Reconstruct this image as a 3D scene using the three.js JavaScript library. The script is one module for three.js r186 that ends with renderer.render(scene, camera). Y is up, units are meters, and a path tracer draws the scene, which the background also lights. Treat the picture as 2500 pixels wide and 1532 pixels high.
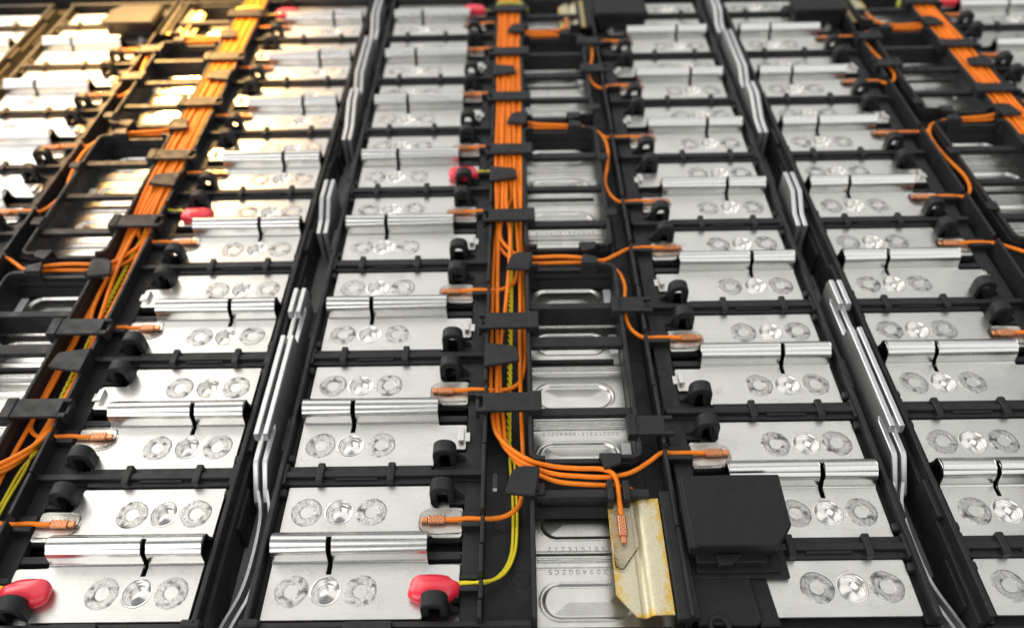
import * as THREE from 'three';
import { RoundedBoxGeometry } from 'three/addons/geometries/RoundedBoxGeometry.js';
import { mergeGeometries, toCreasedNormals, mergeVertices } from 'three/addons/utils/BufferGeometryUtils.js';
import { RectAreaLightUniformsLib } from 'three/addons/lights/RectAreaLightUniformsLib.js';

// ---------------------------------------------------------------- camera, light, exposure
const scene = new THREE.Scene();
scene.background = new THREE.Color(0.20, 0.21, 0.225);          // the dim, even surroundings of the workshop
const renderer = new THREE.WebGLRenderer({ antialias: true });
renderer.toneMapping = THREE.LinearToneMapping;
renderer.toneMappingExposure = 1.06;
renderer.shadowMap.enabled = true;
renderer.setSize(1024, 627);

const camera = new THREE.PerspectiveCamera(42.52, 1024 / 627, 0.01, 30);
camera.position.set(0.0021, 0.2254, 0.1045);
camera.quaternion.setFromRotationMatrix(new THREE.Matrix4().makeBasis(
  new THREE.Vector3(0.99982793, -0.01841015, 0.00227459),
  new THREE.Vector3(0.01473014, 0.71341341, -0.70058856),
  new THREE.Vector3(0.01127522, 0.70050151, 0.71356184)));
camera.focus = 0.255;
camera.userData.fStop = 9.5;
camera.updateMatrixWorld(); camera.updateProjectionMatrix();

RectAreaLightUniformsLib.init();
// a luminous panel: a slim housing whose face glows, and the area light of the same size just in front of it
function panel(name, label, at, aim, w, h, rgb, power, glow) {
  const o = new THREE.Group(); o.name = name; o.userData = { label, category: 'lamp' };
  o.position.set(...at); o.lookAt(...aim);                        // +z towards the pack
  const housing = new THREE.Mesh(new THREE.BoxGeometry(w + 0.08, h + 0.08, 0.05), new THREE.MeshStandardMaterial({ color: 0x9a9a98, roughness: 0.6 }));
  housing.name = 'housing'; housing.position.z = -0.03; o.add(housing);
  const face = new THREE.Mesh(new THREE.BoxGeometry(w, h, 0.004), new THREE.MeshStandardMaterial({ color: 0xeeeeee, emissive: new THREE.Color(...rgb), emissiveIntensity: glow, roughness: 0.8 }));
  face.name = 'diffuser'; o.add(face);
  const l = new THREE.RectAreaLight(new THREE.Color(...rgb), power, w, h);
  l.position.z = 0.01; l.lookAt(0, 0, 1); l.name = 'panel_light';
  l.rotation.set(0, Math.PI, 0);
  o.add(l); scene.add(o);
  return o;
}
panel('ceiling_panel', 'wide white ceiling light panel above and beyond the battery pack', [0.0, 1.55, -1.75], [0.0, 0, -1.3], 3.0, 2.7, [1, 0.99, 0.955], 0.31, 0.4);
panel('ceiling_panel_001', 'white ceiling light panel overhead and behind the viewer to the right', [1.3, 1.5, 1.0], [1.1, 0, 0.6], 2.4, 2.6, [1, 0.99, 0.96], 0.46, 0.4);
panel('window_panel', 'bright tall window light standing off to the left beyond the pack', [-1.55, 1.0, -1.35], [-0.1, 0, -0.2], 1.5, 1.3, [1, 0.96, 0.89], 2.3, 1.5);
panel('window_panel_001', 'bright window light standing to the left behind the viewer', [-1.15, 0.95, 1.05], [-0.2, 0, -0.1], 1.7, 1.5, [1, 0.97, 0.93], 1.3, 1.0);
{ // a hooded warm lamp hanging low over the far left of the pack
  const o = new THREE.Group(); o.name = 'work_lamp'; o.userData = { label: 'small hooded work lamp with warm orange light over the far left of the pack', category: 'lamp' };
  o.position.set(-0.265, 0.17, -0.46); scene.add(o);
  const spot = new THREE.SpotLight(new THREE.Color(1, 0.55, 0.16), 2.0, 0, 0.66, 1, 2); spot.name = 'spot'; spot.position.set(0, 0, 0); spot.shadow.radius = 1.6; o.add(spot);
  spot.target.position.set(0.02, -0.17, 0.085); o.add(spot.target);
  const hood = new THREE.Mesh(new THREE.LatheGeometry([[0.012, 0.05], [0.014, 0.07], [0.03, 0.066], [0.052, 0.02], [0.05, 0.02], [0.03, 0.062], [0.012, 0.05]].map(([r, y]) => new THREE.Vector2(r, y)), 32), new THREE.MeshStandardMaterial({ color: 0x222222, roughness: 0.5 })); hood.name = 'hood'; o.add(hood);
  const bulb = new THREE.Mesh(new THREE.SphereGeometry(0.022, 20, 14), new THREE.MeshStandardMaterial({ color: 0xffe0b0, emissive: new THREE.Color(1, 0.55, 0.16), emissiveIntensity: 2.5 })); bulb.name = 'bulb'; bulb.position.y = 0.026; o.add(bulb);
}

// ---------------------------------------------------------------- numbers and noise
const MM = 0.001;
let seed = 7;
const rnd = () => { seed = (seed + 0x6d2b79f5) | 0; let t = Math.imul(seed ^ (seed >>> 15), 1 | seed); t = (t + Math.imul(t ^ (t >>> 7), 61 | t)) ^ t; return ((t ^ (t >>> 14)) >>> 0) / 4294967296; };
const rr = (a, b) => a + (b - a) * rnd();
const hash = (x, y, s) => { let h = Math.imul(x | 0, 374761393) + Math.imul(y | 0, 668265263) + Math.imul(s | 0, 974711); h = Math.imul(h ^ (h >>> 13), 1274126177); return ((h ^ (h >>> 16)) >>> 0) / 4294967296; };
function vnoise(x, y, px, py, s) {                                // value noise that repeats every px, py cells
  const xi = Math.floor(x), yi = Math.floor(y), fx = x - xi, fy = y - yi, u = fx * fx * (3 - 2 * fx), v = fy * fy * (3 - 2 * fy);
  const m = (a, n) => ((a % n) + n) % n, a = hash(m(xi, px), m(yi, py), s), b = hash(m(xi + 1, px), m(yi, py), s), c = hash(m(xi, px), m(yi + 1, py), s), d = hash(m(xi + 1, px), m(yi + 1, py), s);
  return a + (b - a) * u + (c - a) * v + (a - b - c + d) * u * v;
}
function tex(w, h, fn, srgb, channels = 4) {
  const d = new Uint8Array(w * h * 4);
  for (let y = 0; y < h; y++) for (let x = 0; x < w; x++) {
    const c = fn(x / w, y / h, x, y), i = (y * w + x) * 4;
    if (typeof c === 'number') { d[i] = d[i + 1] = d[i + 2] = Math.max(0, Math.min(255, c * 255)); } else for (let k = 0; k < 3; k++) d[i + k] = Math.max(0, Math.min(255, c[k] * 255));
    d[i + 3] = 255;
  }
  const t = new THREE.DataTexture(d, w, h);
  t.wrapS = t.wrapT = THREE.RepeatWrapping; t.magFilter = THREE.LinearFilter; t.minFilter = THREE.LinearMipmapLinearFilter;
  if (srgb) t.colorSpace = THREE.SRGBColorSpace;
  t.needsUpdate = true;
  return t;
}
const toS = (v) => (v <= 0.0031308 ? 12.92 * v : 1.055 * Math.pow(v, 1 / 2.4) - 0.055);

// ---------------------------------------------------------------- materials (uv is in units of 20 mm)
const M = {};
{
  const grain = tex(1024, 1024, (u, v) => 0.5 * vnoise(u * 256, v * 256, 256, 256, 1) + 0.3 * vnoise(u * 110, v * 110, 110, 110, 2) + 0.2 * vnoise(u * 12, v * 12, 12, 12, 3));
  const specks = [];
  for (let i = 0; i < 90; i++) specks.push([rnd(), rnd(), rr(0.0012, 0.0036), rr(0.3, 1)]);
  const cell = new Map();
  for (const s of specks) { const k = Math.floor(s[0] * 32) + 32 * Math.floor(s[1] * 32); (cell.get(k) ?? cell.set(k, []).get(k)).push(s); }
  const pcol = tex(1024, 1024, (u, v) => {
    let k = 0.0125 * (0.82 + 0.36 * vnoise(u * 9, v * 9, 9, 9, 4)) + 0.004 * vnoise(u * 300, v * 300, 300, 300, 5);
    for (let a = -1; a <= 1; a++) for (let b = -1; b <= 1; b++) for (const s of cell.get(Math.floor(u * 32) + a + 32 * (Math.floor(v * 32) + b)) ?? []) {
      const d = Math.hypot(u - s[0], v - s[1]); if (d < s[2]) k += 0.18 * s[3] * (1 - d / s[2]);
    }
    return [toS(k * 0.94), toS(k * 1.0), toS(k * 1.12)];
  }, true);
  const prough = tex(512, 512, (u, v) => 0.40 + 0.2 * vnoise(u * 7, v * 7, 7, 7, 6) + 0.10 * vnoise(u * 60, v * 60, 60, 60, 7));
  M.plastic = new THREE.MeshPhysicalMaterial({ map: pcol, roughness: 1, roughnessMap: prough, bumpMap: grain, bumpScale: 0.00004, metalness: 0, specularIntensity: 0.8 });
  M.smoothPlastic = new THREE.MeshPhysicalMaterial({ map: pcol, roughness: 0.5, specularIntensity: 0.5, bumpMap: grain, bumpScale: 0.00001 });

  // brushed aluminium sheet: fine streaks along x, a few scratches, faint clouding
  const brush = (u, v, s) => 0.45 * vnoise(u * 6, v * 420, 6, 420, s) + 0.35 * vnoise(u * 22, v * 210, 22, 210, s + 1) + 0.2 * vnoise(u * 3, v * 90, 3, 90, s + 2);
  const scr = [];
  for (let i = 0; i < 26; i++) { const a = rr(-0.9, 0.9); scr.push([rnd(), rnd(), Math.cos(a), Math.sin(a), rr(0.02, 0.14)]); }
  const dots = []; for (let i = 0; i < 40; i++) dots.push([rnd(), rnd(), rr(0.002, 0.007)]);
  const dot = (u, v) => { for (const [x, y, r] of dots) { const d = Math.hypot(u - x, (v - y) * (1 + 6 * r * 20)); if (d < r) return 1; } return 0; };
  const smear = (u, v) => { const n = 0.7 * vnoise(u * 4 + 1.3 * vnoise(u * 5, v * 5, 5, 5, 16), v * 6, 64, 6, 17) + 0.3 * vnoise(u * 40, v * 60, 40, 60, 18); return Math.max(0, n - 0.6) * 2.5; };
  const scratch = (u, v) => { let m = 0; for (const [x, y, c, s, l] of scr) { const dx = u - x, dy = v - y, t = dx * c + dy * s, n = Math.abs(-dx * s + dy * c); if (t > 0 && t < l && n < 0.0011) m = Math.max(m, 1 - n / 0.0011); } return m; };
  const acol = tex(1024, 1024, (u, v) => { const b = brush(u, v, 11), c = vnoise(u * 5, v * 4, 5, 4, 14), m = smear(u, v), k = (0.585 + 0.16 * b + 0.06 * c - 0.14 * scratch(u, v)) * (1 - 0.22 * m) * (1 - 0.55 * dot(u, v)); return [toS(k), toS(k * (0.992 - 0.02 * m)), toS(k * (0.955 - 0.06 * m))]; }, true);
  const arough = tex(1024, 1024, (u, v) => 0.25 + 0.20 * brush(u, v, 11) + 0.08 * vnoise(u * 6, v * 5, 6, 5, 15) + 0.12 * scratch(u, v) + 0.16 * smear(u, v));
  const abump = tex(1024, 1024, (u, v) => 0.5 * brush(u, v, 21) + 0.3 - 0.4 * scratch(u, v));
  M.sheet = [];
  for (let i = 0; i < 7; i++) {
    const sh = (t) => { const c = t.clone(); c.offset.set(0.27 * i, 0.41 * i); c.needsUpdate = true; return c; };
    M.sheet.push(new THREE.MeshPhysicalMaterial({ map: sh(acol), metalness: 1, roughness: 1, roughnessMap: sh(arough), bumpMap: sh(abump), bumpScale: 0.000008, anisotropy: 0.45, anisotropyRotation: Math.PI / 2 }));
  }
  // the hump is bright-rolled: near mirror, with small pits
  const hr = tex(512, 512, (u, v) => 0.22 + 0.08 * brush(u, v, 31) + (vnoise(u * 128, v * 128, 128, 128, 33) > 0.93 ? 0.3 : 0));
  const hb = tex(512, 512, (u, v) => 0.12 * vnoise(u * 4, v * 150, 4, 150, 34) + 0.3 * vnoise(u * 5, v * 9, 5, 9, 36) + (vnoise(u * 128, v * 128, 128, 128, 33) > 0.93 ? 0.5 : 0));
  M.hump = new THREE.MeshPhysicalMaterial({ color: new THREE.Color(0.70, 0.70, 0.685), metalness: 1, roughness: 1, roughnessMap: hr, bumpMap: hb, bumpScale: 0.000012 });
  // weld seam metal: churned, with sooty patches
  const wcol = tex(512, 512, (u, v) => { const n = vnoise(u * 40, v * 40, 40, 40, 41), s = Math.max(0, vnoise(u * 7, v * 7, 7, 7, 42) - 0.6) * 2.4 * n, k = 0.48 + 0.24 * n - 1.0 * s; return [toS(k), toS(k * 0.985), toS(k * 0.95)]; }, true);
  const wb = tex(512, 512, (u, v) => 0.6 * vnoise(u * 44, v * 44, 44, 44, 43) + 0.4 * vnoise(u * 100, v * 100, 100, 100, 44));
  M.weld = []; for (let i = 0; i < 4; i++) { const sh = (t) => { const c = t.clone(); c.offset.set(0.31 * i + 0.1, 0.57 * i); c.needsUpdate = true; return c; }; M.weld.push(new THREE.MeshPhysicalMaterial({ map: sh(wcol), metalness: 1, roughness: 0.38, bumpMap: sh(wb), bumpScale: 0.0002 })); }
  M.cup = new THREE.MeshPhysicalMaterial({ color: new THREE.Color(0.82, 0.81, 0.78), metalness: 1, roughness: 0.22 });
  // cell lids: rolled nickel-grey steel
  const ccol = tex(1024, 1024, (u, v) => { const b = 0.5 * vnoise(u * 300, v * 14, 300, 14, 51) + 0.5 * vnoise(u * 200, v * 200, 200, 200, 52), c = vnoise(u * 6, v * 6, 6, 6, 53), k = 0.56 + 0.09 * b + 0.08 * c; return [toS(k), toS(k * 0.99), toS(k * 0.94)]; }, true);
  const cb = tex(512, 512, (u, v) => 0.7 * vnoise(u * 90, v * 90, 90, 90, 54) + 0.3 * vnoise(u * 200, v * 200, 200, 200, 55));
  M.cell = new THREE.MeshPhysicalMaterial({ map: ccol, metalness: 1, roughness: 0.27, bumpMap: cb, bumpScale: 0.00002 });
  M.seam = new THREE.MeshPhysicalMaterial({ map: ccol, metalness: 1, roughness: 0.2, bumpMap: wb, bumpScale: 0.00006 });
  M.label = new THREE.MeshPhysicalMaterial({ color: new THREE.Color(0.76, 0.77, 0.78), roughness: 0.5 });
  // wire insulation, copper, glue, brass, bead
  const wbump = tex(256, 256, (u, v) => 0.6 * vnoise(u * 8, v * 10, 8, 10, 61) + 0.4 * vnoise(u * 64, v * 64, 64, 64, 62));
  const ocol = tex(512, 512, (u, v) => { const k = 0.88 + 0.16 * vnoise(u * 9, v * 9, 9, 9, 63) - (vnoise(u * 70, v * 70, 70, 70, 64) > 0.94 ? 0.12 : 0); return [toS(0.99 * k), toS(0.25 * k), toS(0.014 * k)]; }, true);
  M.orange = new THREE.MeshPhysicalMaterial({ map: ocol, roughness: 0.5, specularIntensity: 0.6, bumpMap: wbump, bumpScale: 0.00005 });
  M.yellow = new THREE.MeshPhysicalMaterial({ color: new THREE.Color(0.88, 0.74, 0.02), roughness: 0.42, bumpMap: wbump, bumpScale: 0.00005 });
  const knurl = tex(256, 256, (u, v) => { const a = Math.abs(((u * 10 + v * 10) % 1) - 0.5) * 2, b = Math.abs(((u * 10 - v * 10 + 20) % 1) - 0.5) * 2; return Math.min(a, b) > 0.28 ? 1 : 0.0; });
  M.copper = new THREE.MeshPhysicalMaterial({ color: new THREE.Color(0.66, 0.27, 0.13), metalness: 1, roughness: 0.3 });
  M.knurled = new THREE.MeshPhysicalMaterial({ color: new THREE.Color(0.62, 0.26, 0.13), metalness: 1, roughness: 0.28, bumpMap: wb, bumpScale: 0.00003 });
  M.glue = new THREE.MeshPhysicalMaterial({ color: new THREE.Color(0.97, 0.95, 0.92), transmission: 1, thickness: 0.001, roughness: 0.04, ior: 1.45, bumpMap: wbump, bumpScale: 0.00015 });
  // u, v run over the whole plate: tarnished gold along its rim, pale tinned metal inside
  const bcol = tex(512, 1024, (u, v) => { const n = vnoise(u * 10, v * 22, 10, 22, 71), m = vnoise(u * 60, v * 130, 60, 130, 72), e = Math.min(u, 1 - u) * 16, ev = Math.min(v, 1 - v) * 38, d = Math.min(e, ev) + (n - 0.5) * 3.2 + (m - 0.5) * 1.2, t = Math.max(0, Math.min(0.92, (d - 0.1) / 2.6)), w = 0.85 + 0.2 * m; return [toS((0.70 - 0.02 * t) * w), toS((0.47 + 0.17 * t) * w), toS((0.10 + 0.38 * t) * w)]; }, true);
  M.brass = new THREE.MeshPhysicalMaterial({ map: bcol, metalness: 0.6, roughness: 0.46, bumpMap: cb, bumpScale: 0.00003 });
  M.brassEdge = new THREE.MeshPhysicalMaterial({ color: new THREE.Color(0.72, 0.43, 0.06), metalness: 0.8, roughness: 0.4, bumpMap: cb, bumpScale: 0.00003 });
  M.red = new THREE.MeshPhysicalMaterial({ color: new THREE.Color(0.86, 0.025, 0.055), roughness: 0.3, clearcoat: 0.5, clearcoatRoughness: 0.25, bumpMap: wbump, bumpScale: 0.00008 });
  const gcol = tex(512, 512, (u, v) => { const k = 0.20 + 0.05 * vnoise(u * 8, v * 8, 8, 8, 81) + 0.03 * vnoise(u * 120, v * 120, 120, 120, 82); return [toS(k), toS(k), toS(k * 0.98)]; }, true);
  M.floor = new THREE.MeshPhysicalMaterial({ map: gcol, roughness: 0.5, metalness: 0.25 });
  M.bracket = new THREE.MeshPhysicalMaterial({ color: new THREE.Color(0.66, 0.67, 0.68), metalness: 0.9, roughness: 0.42, bumpMap: grain, bumpScale: 0.00004 });
}

// ---------------------------------------------------------------- geometry helpers: all in millimetres, x to the right, z towards the camera
const creased = (g, a = 0.6) => toCreasedNormals(g, a);
function box(x0, x1, y0, y1, z0, z1, r = 0.25) {
  const w = Math.abs(x1 - x0), h = Math.abs(y1 - y0), d = Math.abs(z1 - z0);
  return new RoundedBoxGeometry(w, h, d, 1, Math.min(r, w * 0.45, h * 0.45, d * 0.45)).translate((x0 + x1) / 2, (y0 + y1) / 2, (z0 + z1) / 2);
}
function roundPoly(pts, r) {                                      // [x, y] corners, one radius or one each
  const s = new THREE.Shape(), n = pts.length;
  for (let i = 0; i < n; i++) {
    const p = pts[i], a = pts[(i + n - 1) % n], b = pts[(i + 1) % n], R = Array.isArray(r) ? r[i] : r;
    const la = Math.hypot(a[0] - p[0], a[1] - p[1]), lb = Math.hypot(b[0] - p[0], b[1] - p[1]), k = Math.min(R, la * 0.49, lb * 0.49);
    const A = [p[0] + (a[0] - p[0]) * k / la, p[1] + (a[1] - p[1]) * k / la], B = [p[0] + (b[0] - p[0]) * k / lb, p[1] + (b[1] - p[1]) * k / lb];
    if (i) s.lineTo(...A); else s.moveTo(...A);
    if (k > 0.01) s.quadraticCurveTo(p[0], p[1], ...B);
  }
  s.closePath();
  return s;
}
// a shape drawn in plan (x, z) and raised from y0 to y1
function slab(shape, y0, y1, bevel = 0.2, seg = 6) {
  const g = new THREE.ExtrudeGeometry(shape, { depth: y1 - y0 - 2 * bevel, bevelEnabled: bevel > 0, bevelSize: bevel, bevelThickness: bevel, bevelSegments: 1, bevelOffset: -bevel, curveSegments: seg });
  return g.rotateX(Math.PI / 2).translate(0, y1 - bevel, 0);
}
// a shape drawn in elevation (x, y) and drawn out from z0 to z1
function outZ(shape, z0, z1, bevel = 0.2, seg = 8) {
  return new THREE.ExtrudeGeometry(shape, { depth: z1 - z0 - 2 * bevel, bevelEnabled: bevel > 0, bevelSize: bevel, bevelThickness: bevel, bevelSegments: 1, bevelOffset: -bevel, curveSegments: seg }).translate(0, 0, z0 + bevel);
}
// a profile [z, y] drawn out along x
function outX(pts, x0, x1, bevel = 0.12) {
  const s = new THREE.Shape(pts.map(([z, y]) => new THREE.Vector2(-z, y)));
  const g = new THREE.ExtrudeGeometry(s, { depth: x1 - x0 - 2 * bevel, bevelEnabled: bevel > 0, bevelSize: bevel, bevelThickness: bevel, bevelSegments: 1, bevelOffset: -bevel, curveSegments: 8 });
  return g.rotateY(Math.PI / 2).translate(x0 + bevel, 0, 0);
}
function tube(pts, r, step = 1.6, rad = 10) {
  const c = new THREE.CatmullRomCurve3(pts.map((p) => new THREE.Vector3(...p)), false, 'centripetal'), n = Math.max(6, Math.min(260, Math.round(c.getLength() / step)));
  return new THREE.TubeGeometry(c, n, r, rad);
}
function fit(g, mirror) {                                         // millimetres to metres; mirrored modules turn left and right about
  g = g.index ? g.toNonIndexed() : g;
  const out = new THREE.BufferGeometry(), p = Float32Array.from(g.attributes.position.array), n = Float32Array.from(g.attributes.normal.array), uv = g.attributes.uv ? Float32Array.from(g.attributes.uv.array) : new Float32Array(p.length / 3 * 2);
  for (let i = 0; i < p.length; i++) p[i] *= MM;
  if (mirror) {
    for (let i = 0; i < p.length; i += 3) { p[i] = -p[i]; n[i] = -n[i]; }
    for (const [a, k] of [[p, 3], [n, 3], [uv, 2]]) for (let t = 0; t < p.length / 9; t++) for (let c = 0; c < k; c++) { const i = (t * 3 + 1) * k + c, j = i + k, q = a[i]; a[i] = a[j]; a[j] = q; }
  }
  out.setAttribute('position', new THREE.BufferAttribute(p, 3)); out.setAttribute('normal', new THREE.BufferAttribute(n, 3)); out.setAttribute('uv', new THREE.BufferAttribute(uv, 2));
  return out;
}
function boxUV(g, tile = 20) {                                    // uv from the side a face looks to, 1 = tile millimetres
  const p = g.attributes.position.array, n = g.attributes.normal.array, uv = g.attributes.uv.array, k = 1 / (tile * MM);
  for (let t = 0; t < p.length / 9; t++) {
    let ax = 0, ay = 0, az = 0;
    for (let v = 0; v < 3; v++) { ax += Math.abs(n[t * 9 + v * 3]); ay += Math.abs(n[t * 9 + v * 3 + 1]); az += Math.abs(n[t * 9 + v * 3 + 2]); }
    for (let v = 0; v < 3; v++) {
      const i = t * 3 + v, x = p[i * 3], y = p[i * 3 + 1], z = p[i * 3 + 2];
      const [a, b] = ay >= ax && ay >= az ? [x, -z] : ax > az ? [z, y] : [x, y];
      uv[i * 2] = a * k; uv[i * 2 + 1] = b * k;
    }
  }
  return g;
}
const ready = new Map();
function geo(list, mirror, { uv = 20, key } = {}) {
  if (key && ready.has(key + mirror)) return ready.get(key + mirror);
  if (typeof list === 'function') list = list();
  const gs = list.map((g) => fit(g, mirror));
  let g = gs.length > 1 ? mergeGeometries(gs) : gs[0];
  if (uv) boxUV(g, uv);
  if (key) ready.set(key + mirror, g);
  return g;
}

// ---------------------------------------------------------------- naming
const taken = new Map();
function numbered(name) { const n = taken.get(name) ?? 0; taken.set(name, n + 1); return n ? name + '_' + String(n).padStart(3, '0') : name; }
const about = new WeakMap();
// the three modules: the middle one as measured, its neighbours mirrored
const MODS = [
  { word: 'middle', s: 1, map: (x) => x, mirror: false },
  { word: 'left', s: -1, map: (x) => -170.8 - x, mirror: true },
  { word: 'right', s: -1, map: (x) => 253.2 - x, mirror: true },
  { word: 'outermost', s: 1, map: (x) => x - 424, mirror: false },
];
const WORD = ['first', 'second', 'third', 'fourth', 'fifth', 'sixth', 'seventh', 'eighth', 'ninth', 'tenth', 'eleventh', 'twelfth', 'thirteenth', 'fourteenth', 'fifteenth', 'sixteenth'];
const tmp = new THREE.Vector3(), view = new THREE.Matrix4().multiplyMatrices(camera.projectionMatrix, camera.matrixWorld.clone().invert());
function inView(mod, x, y, z, m = 1.18) { tmp.set(mod.map(x) * MM, y * MM, z * MM).applyMatrix4(view); return Math.abs(tmp.x) < m && Math.abs(tmp.y) < m + 0.04; }
function thing(name, label, category, mod, base, group) {
  const o = new THREE.Group(); o.name = numbered(name); scene.add(o);
  o.position.set(mod.map(base[0]) * MM, base[1] * MM, base[2] * MM);
  o.userData = { label, category }; if (group) o.userData.group = group;
  about.set(o, { mod, base });
  return o;
}
function hang(parent, name, g, mat, label) {
  const m = new THREE.Mesh(g, mat); m.name = name; m.castShadow = m.receiveShadow = true; if (label) m.userData.label = label;
  parent.add(m); about.set(m, about.get(parent));
  return m;
}
// a part given in the pack's own millimetres
function part(parent, name, list, mat, opt = {}) {
  const { mod, base } = about.get(parent);
  for (const g of list) g.translate(-base[0], -base[1], -base[2]);
  return hang(parent, name, geo(list, mod.mirror, opt), mat, opt.label);
}
const flipX = (x) => 41.2 - x;                                    // the right column of a module mirrors the left one

// ---------------------------------------------------------------- the setting
{
  const f = new THREE.Mesh(geo([new THREE.BoxGeometry(1500, 4, 1200).translate(20, -17, -420)], false), M.floor);
  f.name = 'floor'; f.userData = { kind: 'structure', label: 'grey metal floor of the battery case under the modules', category: 'floor' }; f.receiveShadow = true; scene.add(f);
  const w = new THREE.Mesh(geo([box(-500, 540, -25, 6, -446, -430, 0.8), box(-500, 540, -25, -4, -430, -421, 0.8)], false), M.plastic);
  w.name = 'wall'; w.userData = { kind: 'structure', label: 'dark end wall of the battery case behind the modules', category: 'wall' }; w.castShadow = w.receiveShadow = true; scene.add(w);
}

// ---------------------------------------------------------------- shapes of one cell connector (base: middle of its front edge line, local x as in the left column)
const CX = -52;                                                   // where a connector's base stands
function weldRing(x, z, s) {                                      // churned ring of remelted metal
  const nr = 9, na = 84, pos = [], uv = [], idx = [], ro = [], ri = [];
  for (let a = 0; a <= na; a++) { const k = (a % na) / na; ro.push(4.75 + 0.55 * vnoise(k * 9, s * 3.1, 9, 64, 5) + 0.18 * vnoise(k * 40, s, 40, 64, 6)); ri.push(1.75 + 0.35 * vnoise(k * 8, s * 1.7 + 9, 8, 64, 7)); }
  for (let i = 0; i <= nr; i++) for (let a = 0; a <= na; a++) {
    const t = i / nr, k = (a % na) / na, th = k * Math.PI * 2, R = ri[a] + (ro[a] - ri[a]) * t, edge = Math.min(1, Math.min(t, 1 - t) * 6);
    const h = edge <= 0 ? -0.08 : 0.06 + edge * (0.13 + 0.13 * (vnoise(k * 44, t * 6 + s * 7, 44, 512, 8) - 0.4) + 0.13 * vnoise(k * 78, t * 10 + s, 78, 512, 9) + 0.05 * Math.sin(th + t * 9 + s));
    pos.push(x + R * Math.cos(th), h, z + R * Math.sin(th)); uv.push(0, 0);
  }
  for (let i = 0; i < nr; i++) for (let a = 0; a < na; a++) { const p = i * (na + 1) + a, q = p + na + 1; idx.push(p, p + 1, q, q, p + 1, q + 1); }
  const g = new THREE.BufferGeometry(); g.setAttribute('position', new THREE.Float32BufferAttribute(pos, 3)); g.setAttribute('uv', new THREE.Float32BufferAttribute(uv, 2)); g.setIndex(idx); g.computeVertexNormals();
  if (g.attributes.normal.getY(nr * 30) < 0) { const ix = g.index.array; for (let i = 0; i < ix.length; i += 3) { const q = ix[i]; ix[i] = ix[i + 1]; ix[i + 1] = q; } g.computeVertexNormals(); }
  return g;
}
const cupProfile = [[0.02, -1.05], [0.3, -1.06], [1.2, -1.2], [2.1, -1.36], [3.05, -1.52], [3.2, -1.48], [3.25, -1.1], [3.6, -1.02], [3.72, -0.96], [3.78, -0.62], [4.0, -0.55], [4.12, -0.05], [4.25, 0.1], [4.45, 0.14], [4.65, 0.08], [4.75, -0.06]];
function cup(x, z) { return creased(new THREE.LatheGeometry(cupProfile.map(([r, y]) => new THREE.Vector2(r, y < 0 ? y * 1.5 : y)), 56), 0.45).translate(x, 0, z); }
const L = { cup: -57.2 - CX, r1: -67.5 - CX, r2: -46.8 - CX, x0: -75 - CX, x1: -28 - CX, tab: -17.5 - CX };
function frontPlate(tab = true) {
  const p = [[L.x0, 0], [L.x0, -17.6], [L.cup - 0.78, -17.6], [L.cup - 0.78, -14.2], [L.cup + 0.78, -14.2], [L.cup + 0.78, -17.6], [L.x1 + 0.6, -17.6]], r = [0.6, 0, 0, 0.25, 0.25, 0, 0];
  if (tab) { p.push([L.x1 + 1, -17.0], [L.tab, -17.0], [L.tab, -6.6], [L.tab - 3.2, -6.6], [L.tab - 4.2, -5.6], [L.x1, -5.6]); r.push(0.4, 1, 0.8, 0.3, 0.3, 0.8); }
  p.push([L.x1, 0]); r.push(0.8);
  return p.length && [p, r];
}
function rearPlate() {
  return [[[L.x0, -27.1], [L.x0, -45.1], [L.x1, -45.1], [L.x1, -38.4], [L.x1 + 1.4, -36.7], [L.tab, -36.7], [L.tab, -26.2], [L.x1 + 1.2, -26.2], [L.x1 + 0.6, -27.1]], [0, 0.6, 0.8, 0.6, 0.9, 1, 1, 0.5, 0]];
}
function plate([p, r], cz) {
  const s = roundPoly(p, r), h = new THREE.Path(); h.absarc(L.cup, cz, 4.3, 0, Math.PI * 2, true); s.holes.push(h);
  return slab(s, -0.9, 0, 0.1, 24);
}
// hump: inverted U with a rounded crest, feet filleted into both plates
const humpLine = [];
{
  const foot = (z, s) => { for (let i = 0; i <= 5; i++) { const a = i / 5 * Math.PI / 2; humpLine.push([z - s * 1.7 * Math.sin(a), 1.7 - 1.7 * Math.cos(a)]); } };
  foot(-17.6, 1);
  for (let i = 1; i <= 3; i++) humpLine.push([-19.3 - i * 0.08, 1.7 + i * 0.8]);
  for (let i = 0; i <= 16; i++) { const a = i / 16 * Math.PI; humpLine.push([-22.35 + 2.75 * Math.cos(a), 4.2 + 2.85 * Math.sin(a)]); }
  for (let i = 3; i >= 1; i--) humpLine.push([-25.4 + i * 0.08, 1.7 + i * 0.8]);
  const n = humpLine.length; foot(-27.1, -1); humpLine.push(...humpLine.splice(n).reverse());
}
function hump(x0, x1, from = 0, bevel = 0.1) {                    // 'from': where along the profile it starts
  const n = humpLine.length, inner = humpLine.map(([z, y], i) => { const a = humpLine[Math.max(0, i - 1)], b = humpLine[Math.min(n - 1, i + 1)], dz = b[0] - a[0], dy = b[1] - a[1], l = Math.hypot(dz, dy); return [z + 0.85 * dy / l * (1), y - 0.85 * -dz / l * 1]; });
  // the inner line lies on the underside: flip it when it came out above
  const under = inner[Math.floor(n / 2)][1] < humpLine[Math.floor(n / 2)][1] ? inner : humpLine.map(([z, y], i) => [2 * z - inner[i][0], 2 * y - inner[i][1]]);
  return creased(outX([...humpLine.slice(from), ...under.slice(from).reverse()], x0, x1, bevel), 0.75);
}
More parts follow.
